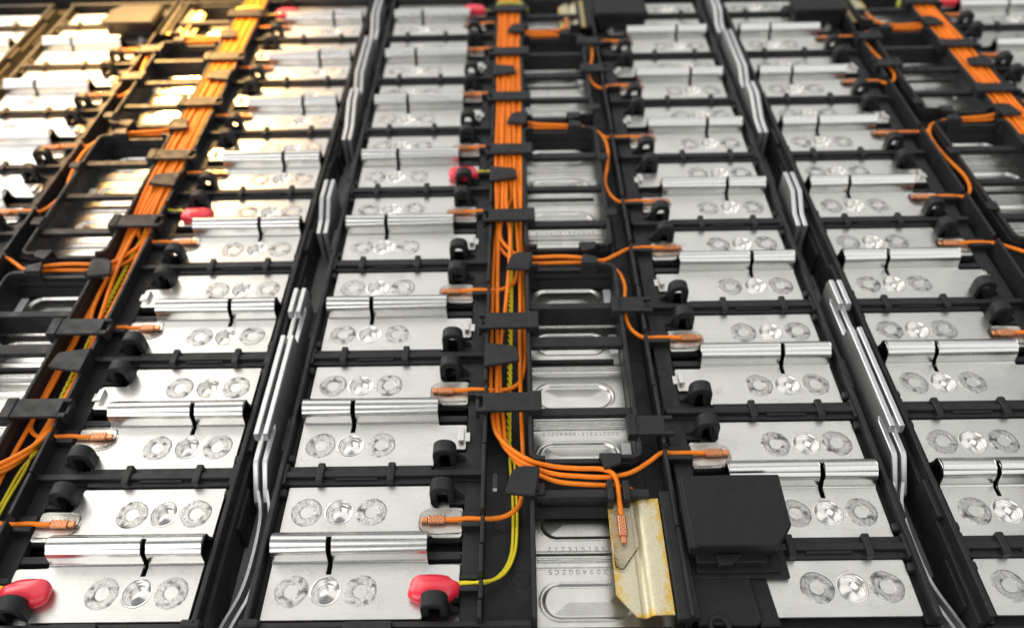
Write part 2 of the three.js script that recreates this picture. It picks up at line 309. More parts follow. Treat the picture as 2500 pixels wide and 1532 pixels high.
function slotClip(z) { return [box(L.tab - 2.6, L.tab - 1.9, -0.2, 1.7, z - 2.6, z + 2.6, 0.2), box(L.tab - 2.6, L.tab - 0.6, 1.2, 1.8, z - 2.6, z + 2.6, 0.2), box(L.tab - 2.6, L.tab - 0.9, -0.2, 1.5, z - 2.9, z - 2.2, 0.15), box(L.tab - 1.1, L.tab + 1.4, -0.6, 0.35, z - 1.9, z + 1.9, 0.15)]; }
let ringNo = 0, plateNo = 0;
// kind: 'row' (front plate, hump, rear plate) or 'half' (one plate at a module's end); clip: where the loop of bent sheet sits
function connector(mod, side, zf, kind, clip, label, group, shift = 0) {
  const right = side === 'right', mirror = mod.mirror !== right;
  const o = thing('cell_connector', label, 'cell connector', mod, [right ? flipX(CX) : CX, 0, zf], group);
  const i = plateNo++, v = i % 4, sheet = M.sheet[(i * 3) % 7], G = (k, f, uv = 20) => geo(f, mirror, { key: k, uv });
  const ring = (x, z) => { const s = ringNo++ % 6; hang(o, 'weld_ring', G('ring' + s + x + z, () => [weldRing(x, z, s + 1)], 12), M.weld[(s + v) % 4]); };
  if (kind === 'row') {
    hang(o, 'front_plate', G('front', () => [plate(frontPlate(), -8.8)], 30), sheet);
    hang(o, 'rear_plate', G('rear', () => [plate(rearPlate(), -35.6)], 30), M.sheet[(i * 3 + 4) % 7]);
    hang(o, 'hump', G('humpA', () => [hump(L.x0, L.cup - 0.78)], 20), M.hump);
    hang(o, 'hump', G('humpB', () => [hump(L.cup + 0.78, L.x1 + 0.6)], 20), M.hump);
    for (const z of [-8.8, -35.6]) { ring(L.r1, z); ring(L.r2, z + 0.1); hang(o, 'rivet_cup', G('cup' + z, () => [cup(L.cup, z)], 12), M.cup); }
    hang(o, 'hump_bridge', G('humpC', () => [hump(L.cup - 0.72, L.cup + 0.72, Math.floor(humpLine.length / 2) + 1, 0)], 20), M.hump);
    if (clip === 'front') hang(o, 'slot_clip', G('clipf', () => slotClip(-11.6)), sheet);
    if (clip === 'rear') hang(o, 'slot_clip', G('clipr', () => slotClip(-31.6)), sheet);
  } else {
    hang(o, 'plate', G('half', () => [plate([[[L.x0, 0], [L.x0, -17.6], [L.x1 + 8, -17.6], [L.x1 + 8, 0]], [0.8, 0.8, 0.8, 0.8]], -8.8)], 30), sheet);
    ring(L.r1, -8.8); ring(L.r2, -8.8); hang(o, 'rivet_cup', G('cup-8.8', () => [cup(L.cup, -8.8)], 12), M.cup);
  }
  return o;
}

// ---------------------------------------------------------------- a module's black cover frame
const Z0 = 2.5, Z1 = -417;                                        // its near and far ends
const ROWS_L = [0, 1, 2, 3, 4, 5, 6, 7].map((k) => -53 * k), ROWS_R = [0, 1, 2, 3, 4, 5, 6].map((j) => -24.5 - 53 * j);
const CROSS_R = [-55.8, -109.5, -163.2, -196.4, -250.6, -303.0, -356.6];  // where the right column's wires come in
const wallCross = [-55.6, -108.8, -161.6, -194.4, -249.6, -298.6, -355.8];
function moduleTray(mod, crossL, yellowL) {
  const t = thing('module_tray', `black plastic cover frame of the ${mod.word} battery module, holding its plates and wires`, 'cover frame', mod, [20.6, 0, -208]);
  const P = M.plastic, see = (x, z, m) => inView(mod, x, 0, z, m);
  for (const right of [false, true]) {
    const f = right ? flipX : (x) => x, bx = (x0, x1, ...r) => box(Math.min(f(x0), f(x1)), Math.max(f(x0), f(x1)), ...r);
    const rows = right ? ROWS_R : ROWS_L, rails = right ? [-20.6, ...ROWS_R.map((z) => z - 49)] : ROWS_L.slice(0, 7).map((z) => z - 49);
    // outer side: inner lip, groove, outer wall with pads, foot on the floor
    part(t, 'side_wall', [bx(-78.9, -77.1, -9, 3.4, Z1, Z0, 0.5), bx(-77.3, -75.6, -9, -1.4, Z1, Z0, 0.3), bx(-80.4, -78.7, -16, -0.8, Z1, Z0, 0.4)], P);
        for (const z of rails) if (see(f(-76), z)) {
      for (const d of [5.2, -8.2]) part(t, 'locating_lug', [bx(-77.8, -75.2, -1, 1.7, z + d, z + d + 2.8, 0.6)], P);
      for (const g of [bx(-80.6, -78.6, -10, 1.6, z - 24, z - 10, 0.4), bx(-81.4, -80.2, -16, -3.2, z + 2, z + 17, 0.3), bx(-77.4, -76.0, -2, 2.6, z - 4, z + 4, 0.4)]) part(t, 'wall_rib', [g], P);
    }
    for (const z of rails) if (see(f(-44), z)) {
      const r = part(t, 'cross_rail', [bx(-78, -11.2, -3, 2.3, z - 1.0, z + 1.3, 0.3), bx(-78, -28.4, -3, 0.9, z + 1.2, z + 3.4, 0.3), bx(-78, -28.4, -3, 1.1, z - 3.6, z - 0.9, 0.3), bx(-60, -46, -3, 1.7, z + 1.2, z + 2.2, 0.2), bx(-28.6, -11.2, -3, 0.1, z - 1.9, z + 2.2, 0.2)], P);
      for (const x of [-65, -41.6]) part(r, 'spacer_lug', [bx(x - 1.25, x + 1.25, -3, 3.1, z - 3.8, z + 3.6, 0.55)], P);
    }
    // the tray under the plates, and the deck between plates and channel
    part(t, 'tray_bed', [bx(-78, -28.5, -6, -3.4, Z1, Z0, 0.2)], P);
    const deck = [bx(-17.2, -11.2, -3.4, -0.5, Z1, Z0, 0.2)];
    for (const z of rails) deck.push(bx(-28.4, -26.2, -3.4, -1.0, z - 11.6, z + 11, 0.2), bx(-22.2, -17.0, -3.4, -0.7, z - 9.8, z + 10.4, 0.2), bx(-26.4, -22.0, -3.4, -1.0, z - 4.2, z + 4.4, 0.2));
    for (const z of rows) deck.push(bx(-28.4, -17, -3.4, -1.4, z - 17.4, z - 6, 0.2), bx(-28.4, -17, -3.4, -1.4, z - 36.5, z - 26.0, 0.2), bx(-27.6, -17.4, -3.6, -0.4, z - 21.4, z - 19.0, 0.2));
    part(t, 'deck', deck, P);
    // hooks beside every rail
    const hook = (zc) => {
      const s = new THREE.Shape(); s.moveTo(-28.1, -1.2); s.lineTo(-28.1, 4.1); s.bezierCurveTo(-28.1, 6.8, -26.4, 8.0, -24.2, 8.0); s.bezierCurveTo(-22, 8.0, -20.3, 6.8, -20.3, 4.1); s.lineTo(-20.3, -1.2); s.lineTo(-22.4, -1.2); s.lineTo(-22.4, 3.2); s.bezierCurveTo(-22.4, 4.6, -23.1, 5.3, -24.2, 5.3); s.bezierCurveTo(-25.3, 5.3, -26, 4.6, -26, 3.2); s.lineTo(-26, 0.6); s.lineTo(-28.1, -1.2);
      const gu = new THREE.Shape(); gu.moveTo(-20.5, 4.6); gu.bezierCurveTo(-19.9, 2.6, -19.2, 1.4, -17.4, 0.0); gu.lineTo(-17.4, -0.8); gu.lineTo(-20.5, -0.8);
      const gs = [creased(outZ(s, zc - 2.3, zc + 2.3, 0.3), 0.5), creased(outZ(gu, zc - 0.8, zc + 0.8, 0.2), 0.5)];
      if (right) for (const g of gs) { g.scale(-1, 1, 1).translate(41.2, 0, 0); turnOut(g); }
      return gs;
    };
    for (const z of rows) for (const d of [-2.8, -41.2]) if (see(f(-24), z + d)) part(t, 'loop_hook', hook(z + d), P);
    // channel wall with a notch where every wire comes in, and the little guides in front of it
    const cross = [...(right ? wallCross : crossL), ...(right ? [] : yellowL)].sort((a, b) => b - a), e = (z, k) => k;
    let z = Z0, x0 = right ? -8.5 : -11.4, x1 = right ? -7.2 : -10.1, n = 0;
    const wallPiece = (za, zb) => { if (za - zb > 0.5 && (see(f(x0), za) || see(f(x0), zb) || see(f(x0), (za + zb) / 2))) { const d = n++ % 2 ? 0.0 : 0.35; part(t, 'channel_wall', [bx(x0 - d * 0.5, x1 - d * 0.5, -6, 6, zb, za, 0.35)], P); } };
    for (const c of cross) { const mid = (z + c) / 2; wallPiece(z, mid + 1); wallPiece(mid - 0.4 + 1, c + 1.1); z = c - 1.1; }
    wallPiece(z, Z1);
    for (const c of cross) if (see(f(x0), c)) part(t, 'notch_sill', [bx(x0, x1, -6, 0.7, c - 1.3, c + 1.3, 0.2)], P);
    for (const c of right ? CROSS_R : [...crossL, ...yellowL]) if (see(f(-14), c)) part(t, 'wire_guide', [bx(-17.6, right ? -8.8 : -11.5, -0.8, 2.4, c + 1.1, c + 3.0, 0.4), bx(-17.6, right ? -8.8 : -11.5, -0.8, 1.5, c - 3.2, c - 1.2, 0.4), bx(-17.2, -12.4, -0.8, 0.3, c - 1.3, c + 1.2, 0.1)], P);
  }
  function turnOut(g) { const p = g.attributes.position, n = g.attributes.normal; for (let i = 0; i < p.count; i += 3) { for (const a of [p, n, g.attributes.uv]) for (let c = 0; c < a.itemSize; c++) { const q = a.array[(i + 1) * a.itemSize + c]; a.array[(i + 1) * a.itemSize + c] = a.array[(i + 2) * a.itemSize + c]; a.array[(i + 2) * a.itemSize + c] = q; } } }
  // ends
  part(t, 'end_wall', [box(-80, 4, -9, 1.6, 1.2, 2.9, 0.4), box(-80, -11, -9, 0.2, 2.8, 6, 0.4), box(-50, -36, -3, 2.6, 1.4, 4.6, 0.5), box(-80, -74, -9, 3.4, 0.6, 3.2, 0.8), box(36, 121, -9, 0.8, 4.2, 6.4, 0.4), box(4, 44, -9, -1.4, 2.2, 4, 0.3)], P);
  part(t, 'end_wall', [box(-80, 121, -9, 4, Z1 - 2.4, Z1, 0.4)], P);
  // channels: floors
  part(t, 'channel_floor', [box(-11, 4.2, -6.4, -4, Z1, Z0 - 0.8, 0.2), box(4.2, 9.5, -6, -2.5, -52, -36.2, 0.2)], P);
  part(t, 'channel_floor', [box(41.2, 49, -6.4, -3.2, Z1, -37, 0.2), box(44, 49, -6.4, -2.0, -190, -166, 0.2)], P);
  for (const z of [-44, -154, -260, -363]) part(t, 'gap_floor', [box(3.8, 41.9, -6.4, -1.6, z - 7, z + 8, 0.2)], P);
  // raised frames around the openings over the cells
  const FR = [[-149, -51], [-254.6, -160], [-358.2, -265.2], [-414, -369]];
  FR.forEach(([zb, zf], i) => {
    if (!see(22, (zb + zf) / 2, 1.7)) return;
    const ring = roundPoly([[4, zf], [41.7, zf], [41.7, zb], [4, zb]], 4.2), hole = roundPoly([[5.5, zf - 1.5], [40.2, zf - 1.5], [40.2, zb + 1.5], [5.5, zb + 1.5]], 3); ring.holes.push(hole);
    const gs = [creased(slab(ring, -7, 3.3, 0.3, 8), 0.5)];
    const end = (xa, xo, xi, za) => {                             // one C-shaped raised end, left or right
      const s = new THREE.Shape(), d = Math.sign(xa - xo);
      s.moveTo(xa, zf); s.lineTo(xo + d * 4.2, zf); s.quadraticCurveTo(xo, zf, xo, zf - 4.2); s.lineTo(xo, zb + 4.2); s.quadraticCurveTo(xo, zb, xo + d * 4.2, zb); s.lineTo(xa, zb); s.lineTo(xa, zb + 1.5); s.lineTo(xi + d * 3, zb + 1.5); s.quadraticCurveTo(xi, zb + 1.5, xi, zb + 4.5); s.lineTo(xi, zf - 4.5); s.quadraticCurveTo(xi, zf - 1.5, xi + d * 3, zf - 1.5); s.lineTo(xa, zf - 1.5);
      return creased(slab(s, 3.1, 6.1, 0.3, 8), 0.5);
    };
    gs.push(end(9.4, 4.02, 5.48), end(34.2, 41.68, 40.22));
    part(t, 'well_frame', gs, P);
    for (const [z, d] of [[zf, 1], [zb, -1]]) if (z > -400 && !(z === zf && i === 3)) part(t, 'hold_down_tab', [creased(slab(roundPoly([[27, z - d * 1.4], [34.3, z - d * 1.4], [34.0, z + d * 2.6], [28.4, z + d * 4.6]], 0.7), 5.4, 7.0, 0.25), 0.5), box(27.2, 34.2, -2, 6, z - d * 1.4 - 0.7, z - d * 1.4 + 0.7, 0.25)], P);
    const bars = [[[-126.8, -123.6, 4], [-108.4, -103.4, 4], [-73.8, -70.6, 4], [-149 + 1.4, -146.5, 1.2]], [[-233.2, -229.4, 4], [-206.6, -203.4, 3.6], [-179.8, -176.0, 4]], [[-338.6, -335.2, 4], [-313.0, -309.6, 4], [-287.4, -284, 4], [-272, -270, 1]], [[-390, -386, 4]]][i];
    for (const [a, b, y] of bars) part(t, 'crossbar', [box(5.3, 40.4, y - 1.6, y, a, b, 0.3), box(5.3, 40.4, a === -126.8 || a === -338.6 ? -6 : y - 2.6, y - 1.5, b - 1.4, b - 0.15, 0.2)], P);
    if (i < 3) part(t, 'crossbar', [box(5.6, 37.6, -6.5, -5.6, [-105.4, -209.4, -316][i], [-103.6, -207.6, -314.2][i], 0.2)], P);
  });
  part(t, 'well_wall', [box(4, 5.5, -8, 5.6, -36.5, Z0, 0.35), box(4, 42, -7, -1.2, -37.6, -36.4, 0.3)], P);
  part(t, 'well_bar', [box(6, 42.2, 1.2, 4.2, -40.4, -37.4, 0.4), box(7.5, 27, -2, 1.6, -39.2, -37.6, 0.3), box(28.6, 30.6, 0, 6.6, -42.6, -35.0, 0.4), box(33.6, 35.8, 0, 6.2, -42.4, -35.2, 0.4), box(5, 9, 0, 5.4, -42.4, -38, 0.5)], P);
  // straps and tabs over the wires
  for (const z of [-74, -114, -180, -232.6, -283.4, -334.6, -392]) if (see(-2, z))
    part(t, 'retaining_strap', [box(-11.6, 5.4, 6.5, 7.9, z - 4.1, z + 4.1, 0.3), box(4.9, 8.8, 2.6, 8.3, z - 4.4, z + 4.4, 0.45), box(-14.2, -11.2, 6.2, 7.8, z + 2.2, z + 4.1, 0.3), box(-14.2, -11.2, 6.2, 7.8, z - 4.1, z - 2.6, 0.3), box(-14.2, -12.8, 3.2, 6.6, z - 4.1, z + 4.1, 0.3), box(-12.9, -11.3, 2.6, 5.2, z - 1.6, z + 1.6, 0.3)], P);
  for (const z of [-96.8, -212, -312.6]) if (see(-5, z)) part(t, 'retaining_tab', [creased(slab(roundPoly([[-11.6, z + 5.9], [-11.6, z - 5.9], [0.2, z - 3.8], [1.4, z + 3.6]], [0.3, 0.3, 1.6, 1.2]), 6.1, 7.8, 0.35), 0.5)], P);
  for (const z of [-42, -149, -261.4, -364]) if (see(2, z)) part(t, 'retaining_tab', [creased(slab(roundPoly([[7.6, z - 5], [-1.2, z - 5.4], [-3.9, z + 5], [5.8, z + 6]], [1.6, 5, 0.8, 0.8]), 6.3, 8.0, 0.4), 0.5), box(4.6, 7.0, -2, 6.6, z - 2, z + 3, 0.4)], P);
  for (const z of [-63.6, -122.6, -314, -347]) if (see(45, z)) part(t, 'side_clip', [box(39.6, 50.2, 5.9, 7.2, z - 4, z + 4, 0.3), box(37.4, 40.6, 3.6, 7.7, z - 4.3, z + 4.3, 0.4), box(49.6, 53.2, 5.6, 7.1, z + 2.4, z + 4, 0.3), box(49.6, 53.2, 5.6, 7.1, z - 4, z - 2.4, 0.3), box(49.9, 51.6, 2, 6, z - 4, z + 4, 0.3)], P);
  for (const z of [-182, -226, -272]) if (see(43, z)) part(t, 'side_tab', [creased(slab(roundPoly([[40.2, z - 3], [45.2, z - 2.4], [45.2, z + 2.4], [40.2, z + 3]], [0.3, 1.2, 1.2, 0.3]), 5.8, 7.1, 0.3), 0.5)], P);
  // raised rings left by moulding
  for (const [x, z, r] of [[-4.5, -33, 3.2], [0.8, -14, 2.8], [46, -104, 2.8], [44.6, -60, 2.6], [54, -93, 2.2], [-5, -360, 3]]) part(t, 'moulding_mark', [new THREE.TorusGeometry(r, 0.14, 5, 40).rotateX(Math.PI / 2).translate(x, x < 5 ? -3.98 : x > 50 ? -0.48 : -3.18, z)], P);
  // moulded date insert in the channel floor
  if (mod.s > 0 && see(-7, -50)) {
    part(t, 'date_insert', [box(-8.3, -6.7, -4.6, -3.9, -57.5, -45.0, 0.1)], P);
    const g = new THREE.PlaneGeometry(1.5, 5.4).rotateX(-Math.PI / 2).translate(-7.5, -3.88, -49.4);
    part(t, 'date_print', [g], M.datePrint, { uv: 0 });
    part(t, 'date_square', [box(-8.2, -6.8, -4.5, -3.86, -46.5, -45.2, 0.1)], M.label);
  }
  return t;
}

// ---------------------------------------------------------------- battery cells seen in the wells
const CELL = 26.5;
function cellLid() {                                              // stamped lid: rim seams at front and back, one long recess with a hipped floor
  const xs = [], zs = [], pos = [], uv = [], idx = [];
  for (let x = -51.5; x < -18.5; x += 6) xs.push(x); for (let x = -18.5; x <= 18.5; x += 0.42) xs.push(x); for (let x = 20; x <= 52; x += 6) xs.push(x);
  for (let i = 0; i <= 74; i++) zs.push(-13.2 + 26.4 * i / 74);
  const H = (x, z) => {
    const q = Math.max(0, Math.abs(x + 1.0) - 8.6), d = 5.6 - Math.hypot(q, z * 0.98), e = Math.min(1, Math.max(0, d / 1.1)), s = e * e * (3 - 2 * e);
    let y = -0.95 * s;
    if (d > 1.1) { const a = Math.abs(z), b = Math.max(0, 11.6 - Math.abs(x + 1.0)) * 0.8; y += 0.42 * Math.max(0, Math.min(1, (4.4 - Math.max(a, 4.4 - b)) / 4.4)); }
    y += 0.16 * Math.exp(-Math.pow((d + 0.3) / 0.35, 2));
    const r = 13.2 - Math.abs(z);                                 // rim
    y += r < 1.9 ? 0.5 * Math.sin(Math.min(1, r / 1.9) * Math.PI) + (r < 0.7 ? -0.4 * (1 - r / 0.7) : 0) : 0;
    y += (r > 2.2 && r < 2.9 ? -0.14 : 0);
    return y;
  };
  for (const z of zs) for (const x of xs) { pos.push(x, H(x, z), z); uv.push(0, 0); }
  const w = xs.length; for (let j = 0; j < zs.length - 1; j++) for (let i = 0; i < w - 1; i++) { const a = j * w + i, b = a + w; idx.push(a, b, a + 1, a + 1, b, b + 1); }
  const g = new THREE.BufferGeometry(); g.setAttribute('position', new THREE.Float32BufferAttribute(pos, 3)); g.setAttribute('uv', new THREE.Float32BufferAttribute(uv, 2)); g.setIndex(idx); g.computeVertexNormals();
  return g;
}
function serialTexture(text) {
  const c = document.createElement('canvas'); c.width = 1024; c.height = 96; const q = c.getContext('2d');
  q.fillStyle = '#000'; q.fillRect(0, 0, 1024, 96); q.fillStyle = '#fff'; q.font = '84px monospace'; q.textAlign = 'center'; q.textBaseline = 'middle';
  const step = 1000 / text.length; [...text].forEach((ch, i) => q.fillText(ch, 12 + step * (i + 0.5), 50));
  const t = new THREE.CanvasTexture(c); return t;
}
const serials = ['731520940GZCS', '2173151964866', '020217315196640ZCS', '020217315197216ZC'].map((s) => new THREE.MeshPhysicalMaterial({ color: new THREE.Color(0.36, 0.36, 0.35), roughness: 0.55, metalness: 0.3, alphaMap: serialTexture(s), transparent: true }));
{
  const c = document.createElement('canvas'); c.width = 128; c.height = 448; const q = c.getContext('2d');
  q.fillStyle = '#55575a'; q.fillRect(0, 0, 128, 448); q.fillStyle = '#0b0b0c'; q.font = '120px sans-serif'; q.textAlign = 'center'; q.textBaseline = 'middle'; q.fillText('8', 64, 110); q.fillText('S', 64, 300);
  const t = new THREE.CanvasTexture(c); t.colorSpace = THREE.SRGBColorSpace; M.datePrint = new THREE.MeshPhysicalMaterial({ map: t, roughness: 0.5 });
  M.olive = new THREE.MeshPhysicalMaterial({ color: new THREE.Color(0.42, 0.44, 0.06), roughness: 0.5 });
}
function cells(mod) {
  for (let i = 0; i < 16; i++) {
    const zc = -8.4 - CELL * i; if (!inView(mod, 22, 0, zc, 1.25)) continue;
    const o = thing('battery_cell', `silver battery cell with stamped recess in the ${mod.word} well, ${WORD[i]} from the front`, 'battery cell', mod, [22.4, -7, zc], 'battery cells under the module frames');
    hang(o, 'lid', geo(() => [cellLid()], mod.mirror, { key: 'lid' }), M.cell);
    hang(o, 'seam_bead', geo(() => [-12.9, 12.9].map((z) => { const p = []; for (let k = 0; k <= 40; k++) p.push([-51 + k * 2.55, 0.12 + 0.12 * vnoise(k * 0.9, z, 999, 99, 91), z + 0.14 * (vnoise(k * 0.8, z + 7, 999, 99, 92) - 0.5)]); return tube(p, 0.42, 1.0, 7); }), mod.mirror, { key: 'bead' }), M.seam);
    hang(o, 'lid_side', geo(() => [box(-51.5, 51.5, -9, -1.1, -13, 13, 0.3)], mod.mirror, { key: 'cellside' }), M.cell);
    // serial number printed beside the rear seam, read from the other side; even cells carry it by the front seam
    const front = i % 2 === 1, g = new THREE.PlaneGeometry(28.5, 2.3).rotateX(-Math.PI / 2); if (!front) g.rotateY(Math.PI);
    g.translate(0.4, 0.06, front ? 9.3 : -9.3);
    if (mod.mirror) { const u = g.attributes.uv; for (let k = 0; k < u.count; k++) u.setX(k, 1 - u.getX(k)); }
    hang(o, 'serial_number', geo([g], mod.mirror, { uv: 0 }), serials[[0, 1, 2, 1, 3, 1, 2, 1][i % 8]]);
    if (i % 2 === 0 || i === 5) hang(o, 'paper_label', geo(() => [box(14.4, 17.6, -0.3, 0.22, -5, 5, 0.2)], mod.mirror, { key: 'label' }), M.label);
  }
}

// ---------------------------------------------------------------- wires
const RW = 0.82;
// diamond knurling of a crimp: little pyramids
function studs(x0, x1, z0, z1, y) {
  const out = [], nx = Math.round((x1 - x0) / 0.62), nz = Math.round((z1 - z0) / 0.62);
  for (let i = 0; i <= nx; i++) for (let j = 0; j <= nz; j++) if ((i + j) % 2 === 0) out.push(new THREE.ConeGeometry(0.5, 0.5, 4).toNonIndexed().translate(x0 + (x1 - x0) * i / nx, y + 0.2, z0 + (z1 - z0) * j / nz));
  return out;
}
// a crimped end: copper from x 'tip' back to 'neck', lying on a pad at z
function crimpParts(o, tip, neck, y, z) {
  const d = Math.sign(neck - tip), a = Math.min(tip, neck), b = Math.max(tip, neck);
  part(o, 'copper_end', [box(a + (d > 0 ? 0 : 5.9), b - (d > 0 ? 5.9 : 0), y - 0.6, y + 0.5, z - 0.95, z + 0.95, 0.25)], M.copper);
  part(o, 'crimp_sleeve', [box(a + (d > 0 ? 2.2 : 0.3), b - (d > 0 ? 0.3 : 2.2), y - 0.75, y + 0.62, z - 1.25, z + 1.25, 0.35), ...studs(Math.min(tip, neck) + (d > 0 ? 2.6 : 0.7), Math.max(tip, neck) - (d > 0 ? 0.7 : 2.6), z - 1.0, z + 1.0, y + 0.55)], M.knurled);
  const s = roundPoly([[-6.6, -4.6], [5.2, -5.0], [6.6, -4.6], [6.8, 4.4], [-2, 4.9], [-7, 3.2]], [3, 1, 1, 1, 2, 3]), g = slab(s, 0, 1.3, 0.6, 6);
  const p = g.attributes.position; for (let i = 0; i < p.count; i++) { const x = p.getX(i) / 7, q = p.getZ(i) / 5; if (p.getY(i) > 0.2) p.setY(i, 0.2 + 0.75 * Math.max(0, 1 - 0.75 * (x * x + q * q) * 0.8)); }
  g.computeVertexNormals();
  if (d < 0) g.rotateY(Math.PI);
  g.translate((a + b) / 2 + d * 2.0, 0.02, z);
  part(o, 'clear_adhesive', [creased(g, 1.0)], M.glue);
}
function laneTo(x, y, zStart, s, fx = x, fy = y) {               // the run down the channel: loose in front, laid side by side from the middle on
  const pts = [];
  for (let z = zStart; z > -424; z -= 15) { const t = Math.max(0, Math.min(1, (-150 - z) / 70)), e = t * t * (3 - 2 * t), w = 1 - 0.5 * e; pts.push([x + (fx - x) * e + w * 1.7 * (vnoise(z * 0.021, s * 3.3, 999, 999, 101) - 0.5), y + (fy - y) * e + 0.5 * w * (vnoise(z * 0.03, s * 5.1, 999, 999, 102) - 0.5), z]); }
  pts.push([fx, fy, -426]);
  return pts;
}
function wires(mod, frontCrimp, redRows) {
  const col = (right) => (right ? mod.s > 0 ? 'right' : 'left' : mod.s > 0 ? 'left' : 'right');
  const G = 'orange sensing wires of the modules';
  const wire = (label, pts, tip) => {
    if (!pts.some((p) => inView(mod, ...p, 1.12))) return;
    const o = thing('sensing_wire', label, 'wire', mod, [pts[0][0], 0, pts[0][2]], G);
    part(o, 'insulation', [tube(pts, RW)], M.orange, { uv: 12 });
    if (tip) tip(o);
  };
  // left column of the middle module (right column of the others)
  const laneL = [[1.9, 0.2, 3.0, 4.9], [3.0, -1.0, 1.35, 4.1], [0.8, 1.2, -0.4, 5.0], [-1.2, 2.4, -2.2, 4.2], [2.3, 1.6, 2.2, 2.8], [-2.2, 1.0, -1.2, 2.8], [0.4, 1.4, 0.5, 2.9], [-3.4, 1.3, -3.0, 2.8]];
  ROWS_L.forEach((zf, k) => {
    const fr = frontCrimp(k), z = zf + (fr ? -12.9 : -31.6), [lx, ly, fx, fy] = laneL[k];
    const cx0 = [[-22.7, 1.4, z], [-19.5, 1.5, z + 0.1], [-16, 1.7, z - 0.15], [-12.6, 1.6, z], [-10.6, 1.5, z], [-7.5, 0.6 + 0.3 * ly, z - 0.6], [lx - 5, 0.2 + 0.4 * ly, z - 2.0], [lx - 1.6, 0.1 + 0.5 * ly, z - 5.2], [lx - 0.4, 0.7 * ly, z - 9.5]];
    wire(`orange wire crimped to the ${WORD[k]} connector from the front, ${mod.word} module, ${col(false)} column`, [...cx0, ...laneTo(lx, ly, z - 20, k + 1, fx, fy)], (o) => crimpParts(o, -30.4, -22.4, 1.4, z));
  });
  // right column: through the gaps between the frames, along the side channel, to the pads
  const R = [
    ['first', [[48.9, 2.4, -55.5], [43.5, 3.0, -51.2], [37.0, 3.4, -46.9], [30.0, 3.4, -45.4], [20.0, 3.6, -45.7], [12, 3.8, -46.6], [5.0, 3.4, -49.6], [-0.8, 2.8, -54], [-5, 2.2, -60.5], [-6.6, 2, -70]], [-7.2, 1.6, -9.0, 4.8], -86],
    ['second', [[48.6, 2.4, -108.8], [44.8, 3, -111.8], [42.9, 3.2, -119], [43.6, 3.2, -130], [44.4, 3.2, -137], [42.4, 3.2, -146], [38, 2.8, -151.2], [30, 2.2, -153.2], [18, 2.0, -153.6], [8, 2.0, -153.4], [2.6, 1.6, -154.6], [-3, 0.8, -159.5], [-7.2, 0.8, -167], [-8.3, 1.0, -176]], [-8.2, 1.8, -7.3, 4.0], -190],
    ['third', [[48.6, 2.4, -161.4], [42.8, 3.0, -157], [36.4, 3.6, -152.6], [27, 4.2, -154.2], [18, 4.4, -154.8], [8, 4.0, -154.8], [2.8, 3.0, -156.4], [-2.5, 2.6, -162], [-6.4, 2.6, -170]], [-6.6, 2.8, -5.6, 5.0], -186],
    ['fourth', [[48.6, 2.4, -194.6], [45, 3, -197.4], [42.5, 3.2, -208], [44.6, 3.2, -222], [46.2, 3.2, -236], [45.2, 3.2, -246.5], [41.5, 3.4, -254], [35, 3.6, -257.4], [26, 4.0, -258.6], [10, 4.2, -260.4], [4, 4.2, -264], [3.3, 3.0, -276]], [3.4, 2.8], -290],
    ['fifth', [[48.6, 2.4, -249.4], [46.6, 2.8, -248.2], [43.5, 2.8, -251.2], [38, 2.6, -256], [26, 2.4, -259], [10, 2.4, -259.6], [3, 2.2, -262.6], [-1.5, 2.6, -268], [-4.6, 3.4, -278]], [-4.7, 2.8], -292],
    ['sixth', [[48.6, 2.4, -298.4], [45, 3, -300.2], [42.3, 3.2, -307.5], [43.2, 3.2, -320], [45.4, 3.2, -333], [46, 3.2, -345], [43.5, 3.2, -353.5], [37, 3.6, -359], [26, 4, -361], [10, 4.2, -361.4], [3, 4.2, -366], [1.6, 3, -376]], [1.4, 2.9], -390],
    ['seventh', [[48.6, 2.4, -355.6], [44, 2.8, -357.6], [37, 2.6, -360], [26, 2.4, -362.4], [10, 2.4, -362.4], [2, 2.4, -365.6], [-4, 2.8, -375]], [-6.4, 2.8], -390],
  ];
  R.forEach(([w, pts, [lx, ly, fx = lx, fy = ly], z], i) => {
    const zc = CROSS_R[i];
    wire(`orange wire rounding the well to the ${w} crimped pad, ${mod.word} module, ${col(true)} column`, [[63.2, 1.4, zc], [60, 1.5, zc], [56, 1.7, zc + 0.1], [51.4, 1.9, zc + 0.15 + (pts[0][2] - zc) * 0.35], ...pts, ...laneTo(lx, ly, z, i + 21, fx, fy)], (o) => crimpParts(o, 71.2, 63.0, 1.4, zc));
  });
  // to the brass terminal plates, front and far, and the wire that dives under the bar
  wire(`orange wire bending over the bar onto the ${mod.word} module's near brass plate`, [[32.6, 2.9, -31.5], [32.4, 3.8, -35], [32.2, 5.0, -38.6], [32.0, 5.2, -42.6], [30.9, 5.1, -45.8], [27.6, 4.9, -47.4], [20, 4.6, -48.0], [12, 4.6, -48.9], [4.6, 4.2, -51.6], [-2.2, 3.6, -57], [-7, 2.8, -64], [-8.6, 2, -73]].concat(laneTo(-8.9, 0.4, -88, 41, -8.2, 2.9)), (o) => {
    part(o, 'copper_end', [box(31.8, 33.4, 2.0, 2.9, -24.4, -22.0, 0.2)], M.copper); part(o, 'crimp_sleeve', [box(31.3, 33.9, 1.9, 3.4, -31.8, -24.2, 0.4), ...studs(31.7, 33.5, -31.2, -25, 3.3)], M.knurled);
    part(o, 'clear_adhesive', [creased(slab(roundPoly([[29.2, -33.6], [36.6, -34], [37, -20.5], [34.4, -17.6], [31.6, -13.4], [29.2, -14.2]], [2.4, 2, 2.6, 2, 1.4, 1.4]), 1.35, 2.15, 0.35), 1)], M.glue);
  });
